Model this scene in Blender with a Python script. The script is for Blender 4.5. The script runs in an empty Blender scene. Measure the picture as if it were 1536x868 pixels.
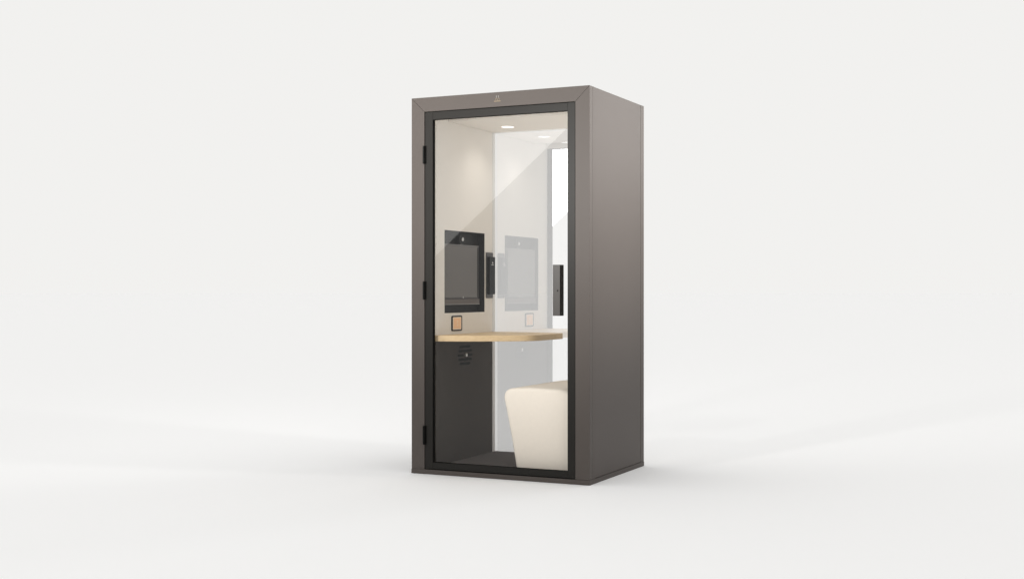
import bpy, bmesh, math, random
from mathutils import Vector, Matrix

# ------------------------------------------------------------------ camera
SC = bpy.context.scene
COL = SC.collection
W, D, H = 1.1478, 0.8996, 2.24          # booth size, metres
EYE = 1.0841
ANG = math.radians(-25.558)
ORG = Vector((-0.60093, 7.6184, 0.0))   # front left foot of the booth
M_BOOTH = Matrix.Translation(ORG) @ Matrix.Rotation(ANG, 4, 'Z')

cam = bpy.data.cameras.new('camera')
cam.lens = 1908.0 / 1536.0 * 36.0
cam.sensor_width = 36.0
cam.shift_y = -3.5 / 1536.0 * -1.0
cam.clip_end = 1000
cam_o = bpy.data.objects.new('camera', cam)
COL.objects.link(cam_o)
cam_o.location = (0, 0, EYE)
cam_o.rotation_euler = (math.radians(90), 0, 0)
SC.camera = cam_o

# ------------------------------------------------------------------ light
wd = bpy.data.worlds.new('World')
SC.world = wd
wd.use_nodes = True
bg = wd.node_tree.nodes['Background']
DIM_X, DIM_Y = math.sin(math.radians(97)), math.cos(math.radians(97))
DIM_AMOUNT, TOP_GAIN, FRONT_GAIN = 0.95, 0.08, 0.10
bg.inputs['Color'].default_value = (1.0, 0.993, 0.975, 1)
bg.inputs['Strength'].default_value = 0.885
# studio surround: even white, a dim quarter added at right to darken the side, brighter overhead and in front
wn = wd.node_tree
def wmath(op, a, b=None, c=None):
    n = wn.nodes.new('ShaderNodeMath'); n.operation = op
    for i, q in enumerate((a, b, c)):
        if q is None: continue
        if isinstance(q, (int, float)): n.inputs[i].default_value = q
        else: wn.links.new(q, n.inputs[i])
    return n.outputs[0]
def wramp(x, a, b, lo, hi):
    n = wn.nodes.new('ShaderNodeMapRange'); n.interpolation_type = 'SMOOTHSTEP'
    wn.links.new(x, n.inputs['Value'])
    for k, q in (('From Min', a), ('From Max', b), ('To Min', lo), ('To Max', hi)): n.inputs[k].default_value = q
    return n.outputs['Result']
wt = wn.nodes.new('ShaderNodeTexCoord'); wx = wn.nodes.new('ShaderNodeSeparateXYZ')
wn.links.new(wt.outputs['Generated'], wx.inputs[0])
hl = wmath('SQRT', wmath('ADD', wmath('MULTIPLY', wx.outputs[0], wx.outputs[0]), wmath('MULTIPLY', wx.outputs[1], wx.outputs[1])))
dp = wmath('DIVIDE', wmath('ADD', wmath('MULTIPLY', wx.outputs[0], DIM_X), wmath('MULTIPLY', wx.outputs[1], DIM_Y)), wmath('MAXIMUM', hl, 0.001))
dim = wmath('MULTIPLY', wramp(dp, 0.42, 0.62, 0.0, DIM_AMOUNT), wramp(wx.outputs[2], 0.15, 0.55, 1.0, 0.0))
top = wramp(wx.outputs[2], 0.35, 0.9, 0.0, TOP_GAIN)
fr = wmath('DIVIDE', wmath('ADD', wmath('MULTIPLY', wx.outputs[0], -0.43), wmath('MULTIPLY', wx.outputs[1], -0.90)), wmath('MAXIMUM', hl, 0.001))
top = wmath('ADD', top, wmath('MULTIPLY', wramp(fr, 0.2, 0.75, 0.0, FRONT_GAIN), wramp(wx.outputs[2], 0.3, 0.8, 1.0, 0.0)))
wn.links.new(wmath('MULTIPLY', wmath('SUBTRACT', wmath('ADD', top, 1.0), dim), 0.885), bg.inputs['Strength'])

def area(name, loc, target, sx, sy, L, color=(1, 1, 1), spread=180, mat=None):
    """rectangular softbox of radiance L"""
    l = bpy.data.lights.new(name, 'AREA')
    l.shape = 'RECTANGLE'; l.size = sx; l.size_y = sy
    l.energy = L * math.pi * sx * sy
    l.color = color
    l.spread = math.radians(spread)
    o = bpy.data.objects.new(name, l)
    COL.objects.link(o)
    if mat is not None:
        o.matrix_world = mat
    else:
        o.location = loc
        o.rotation_euler = (Vector(target) - Vector(loc)).to_track_quat('-Z', 'Y').to_euler()
    return o

# tilted softbox at the front left, the one mirrored in the door pane
p1 = Vector((-0.531, -3.57, 2.507)); p2 = Vector((-1.847, -3.57, 1.405))
u = (p1 - p2).normalized(); v = Vector((-u.z, 0, u.x))
ea = p2 - 0.40 * u; eb = p1 + 0.22 * u
sw, sh = (eb - ea).length, 1.15
cen = (ea + eb) / 2 + v * sh / 2
rot = Matrix((( u.x, v.x, 0), (u.y, v.y, -1), (u.z, v.z, 0))).to_4x4()
area('softbox', None, None, sw, sh, 1.75, (1, 0.985, 0.96), 68,
     mat=M_BOOTH @ Matrix.Translation(cen) @ rot)
# two added spots aimed upward, brightening the top of the front and right side
def spot(loc, target, power, cone, color=(1, 0.985, 0.96)):
    l = bpy.data.lights.new('added_spot', 'SPOT')
    l.energy = power; l.color = color
    l.spot_size = math.radians(cone); l.spot_blend = 1.0; l.shadow_soft_size = 0.12
    o = bpy.data.objects.new('added_spot', l); COL.objects.link(o)
    o.location = loc
    o.rotation_euler = (Vector(target) - Vector(loc)).to_track_quat('-Z', 'Y').to_euler()
spot(M_BOOTH @ Vector((0.05, -3.6, 1.9)), M_BOOTH @ Vector((0.68, 0, 2.22)), 640, 62)
spot((2.95, 6.45, 1.75), (0.65, 7.5, 2.35), 460, 86)
# upright softbox added behind and to the right for sheen on the side panel
area('softbox', (5.5, 11.6, 3.5), (0.75, 7.6, 3.5), 1.2, 2.6, 1.4, (1, 0.985, 0.965), 70)

SC.view_settings.view_transform = 'Standard'
SC.view_settings.look = 'None'
SC.view_settings.exposure = 0
SC.view_settings.gamma = 1
SC.view_settings.use_curve_mapping = False
cy = SC.cycles
cy.use_denoising = True
cy.max_bounces = 16; cy.transparent_max_bounces = 24; cy.glossy_bounces = 8
cy.caustics_reflective = True
cy.blur_glossy = 0.0
cy.sample_clamp_indirect = 6

# ------------------------------------------------------------------ materials
def mat(name, col, rough=0.5, ior=1.45, noise=0.0, nscale=30, bump=0.0, bscale=200, metal=0.0, rvar=0.0):
    m = bpy.data.materials.new(name); m.use_nodes = True
    nt = m.node_tree; b = nt.nodes['Principled BSDF']
    b.inputs['Base Color'].default_value = (*col, 1)
    b.inputs['Roughness'].default_value = rough
    b.inputs['IOR'].default_value = ior
    b.inputs['Metallic'].default_value = metal
    tc = nt.nodes.new('ShaderNodeTexCoord')
    if noise > 0:
        n = nt.nodes.new('ShaderNodeTexNoise'); n.inputs['Scale'].default_value = nscale
        n.inputs['Detail'].default_value = 6
        nt.links.new(tc.outputs['Object'], n.inputs['Vector'])
        r = nt.nodes.new('ShaderNodeMapRange')
        r.inputs['To Min'].default_value = 1 - noise; r.inputs['To Max'].default_value = 1 + noise
        nt.links.new(n.outputs['Fac'], r.inputs['Value'])
        mx = nt.nodes.new('ShaderNodeVectorMath'); mx.operation = 'SCALE'
        mx.inputs[0].default_value = col
        nt.links.new(r.outputs['Result'], mx.inputs['Scale'])
        nt.links.new(mx.outputs['Vector'], b.inputs['Base Color'])
    if bump > 0:
        n = nt.nodes.new('ShaderNodeTexNoise'); n.inputs['Scale'].default_value = bscale
        n.inputs['Detail'].default_value = 3
        nt.links.new(tc.outputs['Object'], n.inputs['Vector'])
        bp = nt.nodes.new('ShaderNodeBump'); bp.inputs['Strength'].default_value = bump
        bp.inputs['Distance'].default_value = 0.001
        nt.links.new(n.outputs['Fac'], bp.inputs['Height'])
        nt.links.new(bp.outputs['Normal'], b.inputs['Normal'])
    return m

TAUPE = mat('taupe_laminate', (0.096, 0.083, 0.0755), 0.42, 1.20, 0.03, 6, 0.15, 900)
DOORM = mat('black_satin_metal', (0.020, 0.0185, 0.0165), 0.42, 1.23, 0.03, 10)
BLACK = mat('black_plastic', (0.005, 0.005, 0.0045), 0.40, 1.18)
GASKET = mat('black_rubber', (0.004, 0.004, 0.0035), 0.8, 1.2)
WALLM = mat('beige_felt', (0.79, 0.75, 0.69), 0.95, 1.2, 0.025, 40, 0.3, 500)
CEILM = mat('beige_ceiling', (0.72, 0.67, 0.60), 0.9, 1.2, 0.015, 20)
CEILW = mat('pale_trim', (0.72, 0.67, 0.61), 0.8, 1.3)
DARKW = mat('charcoal_felt', (0.064, 0.055, 0.047), 0.9, 1.2, 0.05, 60, 0.3, 500)
CARPET = mat('charcoal_carpet', (0.105, 0.093, 0.088), 1.0, 1.2, 0.12, 160, 0.8, 400)
STRIP = mat('pale_seal', (0.72, 0.71, 0.69), 0.5, 1.4)
FABRIC = mat('cream_fabric', (0.86, 0.785, 0.685), 0.95, 1.25, 0.03, 50, 0.5, 700)
GREY = mat('dark_grey_plastic', (0.058, 0.053, 0.049), 0.4, 1.35, 0.02, 20)
MIDGREY = mat('grey_speaker_cloth', (0.12, 0.105, 0.097), 0.7, 1.3, 0.1, 300)
RECESS = mat('recess_lining', (0.012, 0.011, 0.010), 0.6, 1.25)
SILVER = mat('brushed_silver', (0.55, 0.53, 0.5), 0.35, 1.45, metal=0.8)
GOLD = mat('gold_print', (0.25, 0.19, 0.115), 0.5, 1.4)
PALEINK = mat('pale_print', (0.24, 0.232, 0.21), 0.6, 1.4)
COPPER = mat('copper_touch_panel', (0.95, 0.58, 0.32), 0.45, 1.4, 0.04, 80)
RIM = mat('pale_rim', (0.92, 0.74, 0.58), 0.5, 1.4)
PALECOP = mat('pale_copper_print', (0.95, 0.68, 0.47), 0.5, 1.4)

EDGE = mat('grey_edge', (0.20, 0.19, 0.18), 0.4, 1.4)
SCREEN = mat('dark_screen', (0.13, 0.12, 0.11), 0.3, 1.3)

def wood():
    m = bpy.data.materials.new('oak_veneer'); m.use_nodes = True
    nt = m.node_tree; b = nt.nodes['Principled BSDF']
    tc = nt.nodes.new('ShaderNodeTexCoord'); mp = nt.nodes.new('ShaderNodeMapping')
    mp.inputs['Scale'].default_value = (2.0, 30.0, 60.0)
    nt.links.new(tc.outputs['Object'], mp.inputs['Vector'])
    n = nt.nodes.new('ShaderNodeTexNoise'); n.inputs['Scale'].default_value = 2.2
    n.inputs['Detail'].default_value = 6; n.inputs['Distortion'].default_value = 0.4
    nt.links.new(mp.outputs['Vector'], n.inputs['Vector'])
    cr = nt.nodes.new('ShaderNodeValToRGB')
    cr.color_ramp.elements[0].position = 0.3; cr.color_ramp.elements[0].color = (0.53, 0.385, 0.215, 1)
    cr.color_ramp.elements[1].position = 0.72; cr.color_ramp.elements[1].color = (0.64, 0.48, 0.285, 1)
    nt.links.new(n.outputs['Fac'], cr.inputs['Fac'])
    nt.links.new(cr.outputs['Color'], b.inputs['Base Color'])
    b.inputs['Roughness'].default_value = 0.5
    b.inputs['IOR'].default_value = 1.35
    return m
WOOD = wood()

def glass(name, ior=None, fac=None, tint=(1, 1, 1)):
    m = bpy.data.materials.new(name); m.use_nodes = True
    nt = m.node_tree; nt.nodes.remove(nt.nodes['Principled BSDF'])
    out = nt.nodes['Material Output']
    t = nt.nodes.new('ShaderNodeBsdfTransparent'); t.inputs['Color'].default_value = (*tint, 1)
    g = nt.nodes.new('ShaderNodeBsdfAnisotropic'); g.inputs['Roughness'].default_value = 0.0; g.inputs['Color'].default_value = (1, 1, 1, 1)
    mx = nt.nodes.new('ShaderNodeMixShader')
    if ior:
        f = nt.nodes.new('ShaderNodeFresnel'); f.inputs['IOR'].default_value = ior
        nt.links.new(f.outputs['Fac'], mx.inputs['Fac'])
    else:
        mx.inputs['Fac'].default_value = fac
    nt.links.new(t.outputs[0], mx.inputs[1]); nt.links.new(g.outputs[0], mx.inputs[2])
    nt.links.new(mx.outputs[0], out.inputs['Surface'])
    return m
DOORGLASS = glass('door_glass', fac=0.030)
BACKGLASS = glass('mirror_coated_glass', fac=0.46, tint=(1, 1, 1))

def emit(name, col, s):
    m = bpy.data.materials.new(name); m.use_nodes = True
    b = m.node_tree.nodes['Principled BSDF']
    b.inputs['Base Color'].default_value = (0.8, 0.8, 0.8, 1)
    b.inputs['Emission Color'].default_value = (*col, 1)
    b.inputs['Emission Strength'].default_value = s
    return m
LAMP = emit('lit_diffuser', (1, 0.98, 0.95), 1.02)

# ------------------------------------------------------------------ helpers
def link(name, bm, m, parent=None, bevel=0.0, smooth=False, mods=None):
    bmesh.ops.recalc_face_normals(bm, faces=bm.faces)
    me = bpy.data.meshes.new(name); bm.to_mesh(me); bm.free()
    o = bpy.data.objects.new(name, me); COL.objects.link(o)
    me.materials.append(m)
    if parent: o.parent = parent
    if bevel > 0:
        b = o.modifiers.new('bevel', 'BEVEL'); b.width = bevel; b.segments = 3
        b.limit_method = 'ANGLE'; b.harden_normals = False
        smooth = True
    if smooth:
        for p in me.polygons: p.use_smooth = True
        e = o.modifiers.new('wn', 'WEIGHTED_NORMAL'); e.keep_sharp = True
    return o

def add_box(bm, x0, x1, y0, y1, z0, z1):
    vs = [bm.verts.new((x, y, z)) for x in (x0, x1) for y in (y0, y1) for z in (z0, z1)]
    for f in ((0,1,3,2), (4,6,7,5), (0,4,5,1), (2,3,7,6), (0,2,6,4), (1,5,7,3)):
        bm.faces.new([vs[i] for i in f])

def box(name, x0, x1, y0, y1, z0, z1, m, parent=None, bevel=0.0):
    bm = bmesh.new(); add_box(bm, x0, x1, y0, y1, z0, z1)
    return link(name, bm, m, parent, bevel)

def add_prism(bm, pts, axis, a0, a1):
    """polygon pts (2-D) swept along an axis from a0 to a1"""
    def P(p, a):
        if axis == 'y': return (p[0], a, p[1])
        if axis == 'z': return (p[0], p[1], a)
        return (a, p[0], p[1])
    A = [bm.verts.new(P(p, a0)) for p in pts]; B = [bm.verts.new(P(p, a1)) for p in pts]
    bm.faces.new(A); bm.faces.new(B[::-1])
    n = len(pts)
    for i in range(n):
        bm.faces.new((A[i], A[(i+1) % n], B[(i+1) % n], B[i]))

def prism(name, pts, axis, a0, a1, m, parent=None, bevel=0.0):
    bm = bmesh.new(); add_prism(bm, pts, axis, a0, a1)
    return link(name, bm, m, parent, bevel)

def rrect(x0, x1, z0, z1, r, n=5):
    pts = []
    for cx, cz, a in ((x1-r, z1-r, 0), (x0+r, z1-r, 90), (x0+r, z0+r, 180), (x1-r, z0+r, 270)):
        for i in range(n+1):
            t = math.radians(a + 90*i/n)
            pts.append((cx + r*math.cos(t), cz + r*math.sin(t)))
    return pts

def cyl(bm, c, r, axis, a0, a1, n=32):
    add_prism(bm, [(c[0] + r*math.cos(2*math.pi*i/n), c[1] + r*math.sin(2*math.pi*i/n)) for i in range(n)], axis, a0, a1)

def empty(name, mw, parent=None):
    o = bpy.data.objects.new(name, None); COL.objects.link(o)
    o.matrix_world = mw
    o.empty_display_size = 0.2
    if parent: o.parent = parent
    return o

# ------------------------------------------------------------------ setting
bm = bmesh.new()
vs = [bm.verts.new(p) for p in ((-400, -6, 0), (400, -6, 0), (400, 600, 0), (-400, 600, 0))]
bm.faces.new(vs)
FLOORM = mat('white_studio_floor', (0.978, 0.98, 0.985), 1.0, 1.0)
fl = link('floor', bm, FLOORM)
fl['kind'] = 'structure'

# ------------------------------------------------------------------ the booth
B = empty('phone_booth', M_BOOTH)
B['label'] = 'tall taupe office phone booth with a full height glass door, standing alone on white floor'
B['category'] = 'phone booth'

FW, FT = 0.087, 0.085                  # face widths of the outer frame
PL = 0.028                             # plinth height
fd = 0.046                             # depth of the outer frame
# plinth, a ring round the foot, slightly proud
bm = bmesh.new()
add_box(bm, -0.0015, W + 0.0015, -0.0015, D + 0.0015, 0.001, PL)
link('plinth', bm, TAUPE, B, 0.0012)
# front frame, mitred
g = 0.0006
prism('frame_jamb', [(0, PL + .001), (FW, PL + .001), (FW, H - FT - g), (0, H - g)], 'y', 0, fd, TAUPE, B, 0.0012)
prism('frame_jamb', [(W - FW, PL + .001), (W, PL + .001), (W, H - g), (W - FW, H - FT - g)], 'y', 0, fd, TAUPE, B, 0.0012)
hd = prism('frame_header', [(g, H), (FW + g, H - FT), (W - FW - g, H - FT), (W - g, H)], 'y', 0, fd, TAUPE, B, 0.0012)
# corner strips, side panels, rear posts
for s, x0, x1 in (('l', 0.0, 0.02), ('r', W - 0.02, W)):
    box('corner_strip', x0, x1, fd + .0015, 0.075, PL + .001, H, TAUPE, B, 0.0008)
    box('side_panel', x0 + (.0008 if s == 'l' else 0), x1 - (.0008 if s == 'r' else 0), 0.0765, 0.8405, PL + .0025, H, TAUPE, B, 0.0012)
    box('rear_post', x0, x1 if s == 'l' else x1, 0.842, D, PL + .001, H, TAUPE, B, 0.0012)
box('roof_panel', 0.021, W - 0.021, fd + .0015, D, H - 0.06, H - 0.001, TAUPE, B, 0.001)
# emblem on the header
bm = bmesh.new()
LX = 0.573; LZ = 2.2035
bms = bmesh.new()
for dx in (-0.0065, 0.0065):
    add_box(bms, LX + dx - .0018, LX + dx + .0018, -0.0010, 0.0003, LZ + .004, LZ + .016)
link('emblem_mark', bms, PALEINK, hd)
def stroke(bm, a, b, w):
    ax, az = a; bx, bz = b
    d = Vector((bx - ax, bz - az)).normalized() * w / 2
    n = Vector((-d.y, d.x))
    add_prism(bm, [(ax + n.x, az + n.y), (bx + n.x, bz + n.y), (bx - n.x, bz - n.y), (ax - n.x, az - n.y)], 'y', -0.0008, 0.0003)
stroke(bm, (LX - .013, LZ - .010), (LX - .0095, LZ + .003), .0016)
stroke(bm, (LX + .013, LZ - .010), (LX + .0095, LZ + .003), .0016)
stroke(bm, (LX - .006, LZ + .002), (LX - .0001, LZ - .009), .0016)
stroke(bm, (LX + .006, LZ + .002), (LX + .0001, LZ - .009), .0016)
xx = LX - .022
for k, wch in enumerate((.0055, .0055, .0055, .0055, .0055, .0055)):
    add_box(bm, xx, xx + wch, -0.0008, 0.0003, LZ - .0185, LZ - .0135)
    xx += wch + .0016
link('emblem_mark', bm, GOLD, hd)

# --- interior
A = 0.118                      # inner face of the left wall
YI = 0.847                     # rear end of the wall linings
YG = 0.885                     # back pane
CZ, FZ = 2.123, 0.038
WR = W - 0.118
# floor
box('booth_floor', 0.021, W - 0.021, 0.036, YG - .002, PL + .001, FZ, CARPET, B)
# recess outline in the left wall: y .193-.735, z .953-1.461
RY0, RY1, RZ0, RZ1 = 0.194, 0.735, 0.954, 1.461
DZ = 0.805                     # where the beige wall meets the charcoal one
bm = bmesh.new()
add_box(bm, 0.025, A, 0.036, RY0, DZ, CZ + .046)
add_box(bm, 0.025, A, RY1, YI, DZ, CZ + .046)
add_box(bm, 0.025, A, RY0, RY1, RZ1, CZ + .046)
add_box(bm, 0.025, A, RY0, RY1, DZ, RZ0)
bmesh.ops.remove_doubles(bm, verts=bm.verts, dist=1e-5)
wl = link('wall_lining', bm, WALLM, B)
wl['label'] = 'beige upper wall lining with a rectangular screen recess'
t = box('lower_wall_lining', 0.025, A, 0.036, YI, FZ + .0005, DZ - .001, DARKW, B)
t['label'] = 'charcoal lower wall lining below the desk'
box('wall_lining', WR, W - 0.025, 0.036, YI, DZ, CZ + .046, WALLM, B)
box('lower_wall_lining', WR, W - 0.025, 0.036, YI, FZ + .0005, DZ - .001, DARKW, B)
# recess lining
bm = bmesh.new()
add_box(bm, 0.060, 0.066, RY0 - .002, RY1 + .002, RZ0 - .002, RZ1 + .002)
k = 0.003
add_box(bm, 0.066, A - .0005, RY0 + .0002, RY0 + k, RZ0 + .0002, RZ1 - .0002)
add_box(bm, 0.066, A - .0005, RY1 - k, RY1 - .0002, RZ0 + .0002, RZ1 - .0002)
add_box(bm, 0.066, A - .0005, RY0 + k, RY1 - k, RZ1 - k, RZ1 - .0002)
add_box(bm, 0.066, A - .0005, RY0 + k, RY1 - k, RZ0 + .0002, RZ0 + k)
link('screen_recess', bm, RECESS, B)
# ceiling
CL = box('ceiling', A + .0005, WR - .0005, 0.245, YI, CZ, CZ + .03, CEILM, B, 0.003)
box('ceiling_trim', A + .0005, WR - .0005, 0.036, 0.243, CZ + 0.021, CZ + .045, CEILW, B, 0.001)
# downlight
bm = bmesh.new()
n = 48
rO, rI = 0.047, 0.040
lc = (0.347, 0.606)
ringO = [bm.verts.new((lc[0] + rO*math.cos(2*math.pi*i/n), lc[1] + rO*math.sin(2*math.pi*i/n), CZ - .0005)) for i in range(n)]
ringM = [bm.verts.new((lc[0] + (rO-.002)*math.cos(2*math.pi*i/n), lc[1] + (rO-.002)*math.sin(2*math.pi*i/n), CZ - .004)) for i in range(n)]
ringI = [bm.verts.new((lc[0] + rI*math.cos(2*math.pi*i/n), lc[1] + rI*math.sin(2*math.pi*i/n), CZ - .0035)) for i in range(n)]
ringT = [bm.verts.new((lc[0] + rI*math.cos(2*math.pi*i/n), lc[1] + rI*math.sin(2*math.pi*i/n), CZ - .0005)) for i in range(n)]
for i in range(n):
    j = (i+1) % n
    bm.faces.new((ringO[i], ringO[j], ringM[j], ringM[i]))
    bm.faces.new((ringM[i], ringM[j], ringI[j], ringI[i]))
    bm.faces.new((ringI[i], ringI[j], ringT[j], ringT[i]))
dl = link('downlight', bm, CEILW, B)
bm = bmesh.new(); cyl(bm, lc, rI - .0008, 'z', CZ - .0025, CZ - .0010, 48)
link('diffuser', bm, LAMP, dl)
sp = bpy.data.lights.new('downlight_lamp', 'SPOT')
sp.energy = 3.1; sp.color = (1, 0.955, 0.89); sp.spot_size = math.radians(140); sp.spot_blend = 0.9
sp.shadow_soft_size = 0.035
so = bpy.data.objects.new('downlight_lamp', sp); COL.objects.link(so)
so.parent = B; so.location = (lc[0], lc[1], CZ - .012)

# slim lamp in the raised strip above the door
box('header_board', A + .001, WR - .001, 0.038, 0.050, 2.1075, CZ + .0205, CEILW, B, 0.001)
ls = box('strip_light', .260, .800, .084, .168, CZ + .0165, CZ + .0208, CEILW, B)
box('diffuser', .266, .794, .090, .162, CZ + .0145, CZ + .0164, LAMP, ls)
# pale seals between linings and back pane, back pane, rear rails
box('glazing_seal', 0.025, A + .001, YI + .001, YG - .001, FZ + .0005, CZ + .02, STRIP, B)
box('glazing_seal', WR - .001, W - .025, YI + .001, YG - .001, FZ + .0005, CZ + .02, STRIP, B)
box('glazing_seal', A + .002, WR - .002, YI + .001, YG - .001, CZ - .001, CZ + .02, STRIP, B)
bm = bmesh.new()
vs = [bm.verts.new(p) for p in ((A - .03, YG, FZ - .005), (WR + .03, YG, FZ - .005), (WR + .03, YG, CZ + .03), (A - .03, YG, CZ + .03))]
bm.faces.new(vs)
t = link('back_pane', bm, BACKGLASS, B)
t['label'] = 'half mirrored full height back pane'
bm = bmesh.new()
add_box(bm, 0.021, A - .03, YG - .0005, D - .0005, PL + .001, H - .061)
add_box(bm, WR + .03, W - .021, YG - .0005, D - .0005, PL + .001, H - .061)
add_box(bm, A - .03, WR + .03, YG + .0005, D - .0005, CZ + .012, H - .061)
add_box(bm, A - .03, WR + .03, YG + .0005, D - .0005, PL + .001, FZ)
link('back_frame', bm, TAUPE, B)

# desk
def arc(c, r, a0, a1, n=8):
    return [(c[0] + r*math.cos(math.radians(a0 + (a1-a0)*i/n)), c[1] + r*math.sin(math.radians(a0 + (a1-a0)*i/n))) for i in range(n+1)]
pts = [(A + .0005, .062), (.136, .060), (.16, .064), (.235, .086), (.31, .116), (.38, .153), (.446, .197), (.51, .243), (.56, .280),
       (.595, .308), (.618, .335), (.634, .368), (.643, .41), (.648, .47), (.652, .56), (.654, .66), (.655, .765), (.64, .80), (.45, .83), (A + .0005, .845)]
prism('desk', pts, 'z', .7875, .8235, WOOD, B, 0.003)

# copper touch panel on the wall
SY0, SY1, SZ0, SZ1 = .279, .418, .842, .937
cp = prism('control_panel', rrect(SY0, SY1, SZ0, SZ1, .012), 'x', A + .0003, A + .004, BLACK, B, 0.0005)
cp['label'] = 'small copper faced panel in a black surround above the desk'
prism('face_rim', rrect(SY0 + .015, SY1 - .015, SZ0 + .009, SZ1 - .009, .005), 'x', A + .0042, A + .0050, RIM, cp)
prism('touch_face', rrect(SY0 + .024, SY1 - .024, SZ0 + .015, SZ1 - .015, .004), 'x', A + .0052, A + .0060, COPPER, cp)
bm = bmesh.new()
cyc = (SY0 + SY1) / 2 + .002
add_prism(bm, rrect(cyc - .008, cyc + .008, .872, .884, .004), 'x', A + .0061, A + .0068)
add_prism(bm, rrect(cyc - .006, cyc + .006, .889, .908, .003), 'x', A + .0061, A + .0068)
link('symbol', bm, PALECOP, cp)

# tall black console next to the recess
co = prism('wall_console', rrect(.750, .8465, 1.043, 1.339, .006), 'x', A + .0003, A + .006, GREY, B, 0.001)
co['label'] = 'tall narrow dark console plate beside the screen recess'
prism('console_box', rrect(.758, .838, 1.068, 1.311, .006), 'x', A + .006, A + .026, BLACK, co, 0.002)
bm = bmesh.new()
cyl(bm, (.800, 1.272), .006, 'x', A + .026, A + .0268, 20)
add_box(bm, A + .026, A + .0268, .782, .812, 1.257, 1.261)
link('indicator', bm, SILVER, co)

# air vent slots under the desk with its small sensor
bm = bmesh.new()
def slot(y0, y1, z): add_prism(bm, rrect(y0, y1, z - .0078, z + .0078, .007, 4), 'x', A + .0003, A + .0025)
for y0, y1, z in ((.391, .530, .741), (.376, .549, .7145), (.366, .438, .688), (.500, .556, .688), (.376, .547, .6615), (.391, .530, .635)):
    slot(y0, y1, z)
link('air_vent', bm, GASKET, B)
bm = bmesh.new(); cyl(bm, (.473, .688), .011, 'x', A + .0002, A + .008, 24)
link('vent_knob', bm, SILVER, B, 0.002)

# --- door
x0, x1, z0, z1 = 0.0905, 1.0580, 0.0325, 2.1515
gx0, gx1, gz0, gz1 = 0.1420, 1.0135, 0.0715, 2.1055
y0, y1 = 0.003, 0.034
DR = box('door', x0, gx0, y0, y1, z0, z1, DOORM, B, 0.0012)      # hinge stile carries the other pieces
DR['label'] = 'black framed glass door'
box('door_stile', gx1, x1, y0, y1, z0, z1, DOORM, DR, 0.0012)
box('door_rail', gx0 + .0005, gx1 - .0005, y0 + .0006, y1, gz1, z1 - .0003, DOORM, DR, 0.0012)
box('door_rail', gx0 + .0005, gx1 - .0005, y0 + .0006, y1, z0 + .0003, gz0, DOORM, DR, 0.0012)
bm = bmesh.new()
e = .0035
yg = .020
add_box(bm, gx0 + .0002, gx0 + e, y0 + .002, yg + .004, gz0, gz1)
add_box(bm, gx1 - .0015, gx1 - .0002, y0 + .002, yg + .004, gz0, gz1)
add_box(bm, gx0 + e, gx1 - .0015, y0 + .002, yg + .004, gz1 - .0015, gz1 - .0002)
add_box(bm, gx0 + e, gx1 - .0015, y0 + .002, yg + .004, gz0 + .0002, gz0 + .0015)
link('gasket', bm, GASKET, DR)
bm = bmesh.new()
vs = [bm.verts.new(p) for p in ((gx0 + .001, yg, gz0 + .001), (gx1 - .001, yg, gz0 + .001), (gx1 - .001, yg, gz1 - .001), (gx0 + .001, yg, gz1 - .001))]
bm.faces.new(vs)
link('door_pane', bm, DOORGLASS, DR)
# black rebate behind the gap between door and frame
bm = bmesh.new()
add_box(bm, FW + .0002, x0 - .0002, y0 + .010, y1 - .001, PL + .001, H - FT - .0005)
add_box(bm, x1 + .0002, W - FW - .0002, y0 + .010, y1 - .001, PL + .001, H - FT - .0005)
add_box(bm, x0, x1, y0 + .010, y1 - .001, z1 + .0004, H - FT - .0005)
add_box(bm, x0, x1, y0 + .010, y1 - .001, PL + .001, z0 - .0004)
link('door_rebate', bm, GASKET, B)
# hinges
for hz0, hz1 in ((1.845, 1.952), (1.038, 1.146), (.176, .288)):
    bm = bmesh.new()
    cyl(bm, (.0885, -.0075), .0078, 'z', hz0 + .001, hz1 - .001, 20)
    add_box(bm, .079, .0885, -.0035, -.0002, hz0, hz1)
    add_box(bm, .0885, .099, -.0035, .0036, hz0, hz1)
    link('hinge', bm, BLACK, DR, 0.001)
# handle: a square bar on the pane
hn = box('door_handle', .9332, .9782, -.0235, .0295, .9485, 1.2370, BLACK, DR, 0.002)
box('handle_face', .9338, .9776, -.0252, -.0236, .9492, 1.2363, GREY, DR, 0.0006)
bm = bmesh.new(); cyl(bm, (.9638, 1.0905), .0045, 'y', -.0262, -.0252, 20)
link('keyhole', bm, GASKET, DR)

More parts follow.
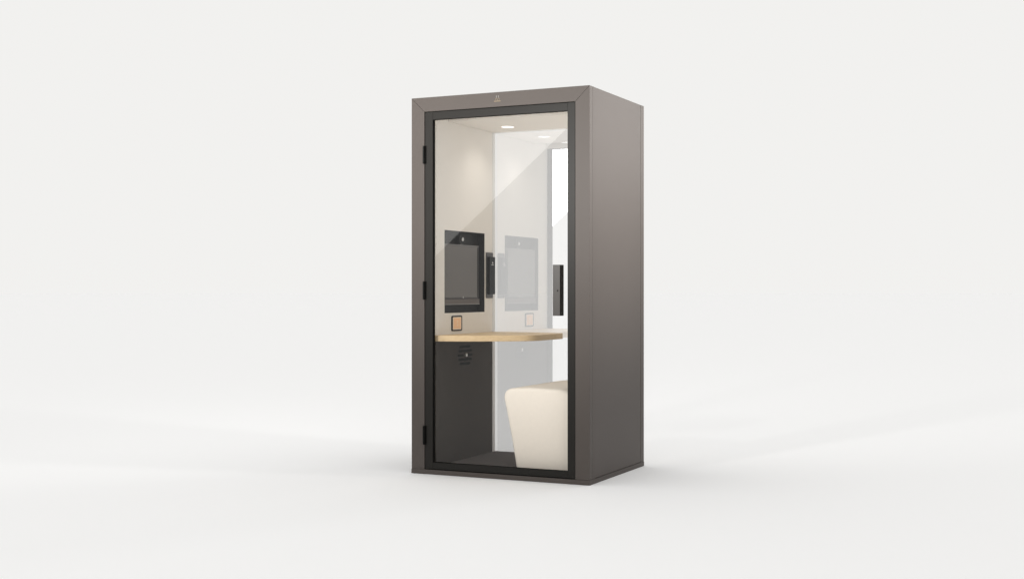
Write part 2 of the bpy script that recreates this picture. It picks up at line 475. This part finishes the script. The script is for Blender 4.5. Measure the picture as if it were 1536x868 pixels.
# ------------------------------------------------------------------ monitor in the recess
MX = A - .016
MN = box('monitor', MX - .020, MX, .205, .682, 1.041, 1.379, GREY, None, 0.004)
MN.matrix_world = M_BOOTH
MN['label'] = 'dark grey flat screen with small webcam, set in the recess of the left wall'
MN['category'] = 'monitor'
box('display', MX, MX + .0012, .214, .660, 1.050, 1.370, SCREEN, MN)
box('bezel_line', MX, MX + .0016, .662, .668, 1.052, 1.366, GASKET, MN)
sb = box('soundbar', MX - .020, MX + .006, .205, .682, 1.004, 1.0395, MIDGREY, MN, 0.002)
box('edge_trim', MX + .0062, MX + .0075, .206, .681, 1.0045, 1.0085, EDGE, sb)
box('top_edge', MX + .0012, MX + .0022, .208, .679, 1.3735, 1.3775, EDGE, MN)
bm = bmesh.new(); cyl(bm, (.465, 1.049), .005, 'x', MX + .001, MX + .003, 16)
link('status_light', bm, SILVER, MN)
wc = prism('webcam', rrect(.430, .510, 1.388, 1.440, .016), 'x', MX - .030, MX - .006, RECESS, MN, 0.003)
bm = bmesh.new(); cyl(bm, (.470, 1.414), .012, 'x', MX - .006, MX - .002, 24)
link('lens', bm, SILVER, wc)
bm = bmesh.new(); add_box(bm, MX - .026, MX - .010, .455, .485, 1.3795, 1.3875)
link('bracket', bm, GREY, wc)

# ------------------------------------------------------------------ bench
def bench():
    bm = bmesh.new()
    # side profile in x-z: leans in towards the floor, round shoulder
    prof = [(.651, FZ + .002), (.645, .07), (.6145, .24), (.585, .38), (.5715, .44)]
    prof += [(.5665 , .463), (.5675, .482), (.574, .498), (.587, .511), (.607, .519), (.64, .5235)]
    prof += [(.72, .5265), (.80, .5265), (.90, .5235), (WR - .004, .517), (WR - .004, FZ + .002)]
    ys = [.092, .094, .100, .112, .16, .3, .5, .7, .81, .825, .832]
    ins = [.020, .010, .003, 0, 0, 0, 0, 0, .0, .006, .020]
    cx, cz = .80, .28
    rings = []
    for y, q in zip(ys, ins):
        r = []
        for (x, z) in prof:
            dx = 0 if x > WR - .01 else q * (1 if x < cx - .1 else .0)
            dz = -q * .9 if z > .45 else 0
            r.append(bm.verts.new((x + dx, y, z + dz)))
        rings.append(r)
    n = len(prof)
    for a, b in zip(rings, rings[1:]):
        for i in range(n):
            j = (i + 1) % n
            bm.faces.new((a[i], a[j], b[j], b[i]))
    bm.faces.new(rings[0]); bm.faces.new(rings[-1][::-1])
    o = link('bench', bm, FABRIC, None)
    for p in o.data.polygons: p.use_smooth = len(p.vertices) == 4
    o.matrix_world = M_BOOTH
    o['label'] = 'cream upholstered bench tapering to the floor, against the right wall behind the glass door'
    o['category'] = 'bench'
bench()
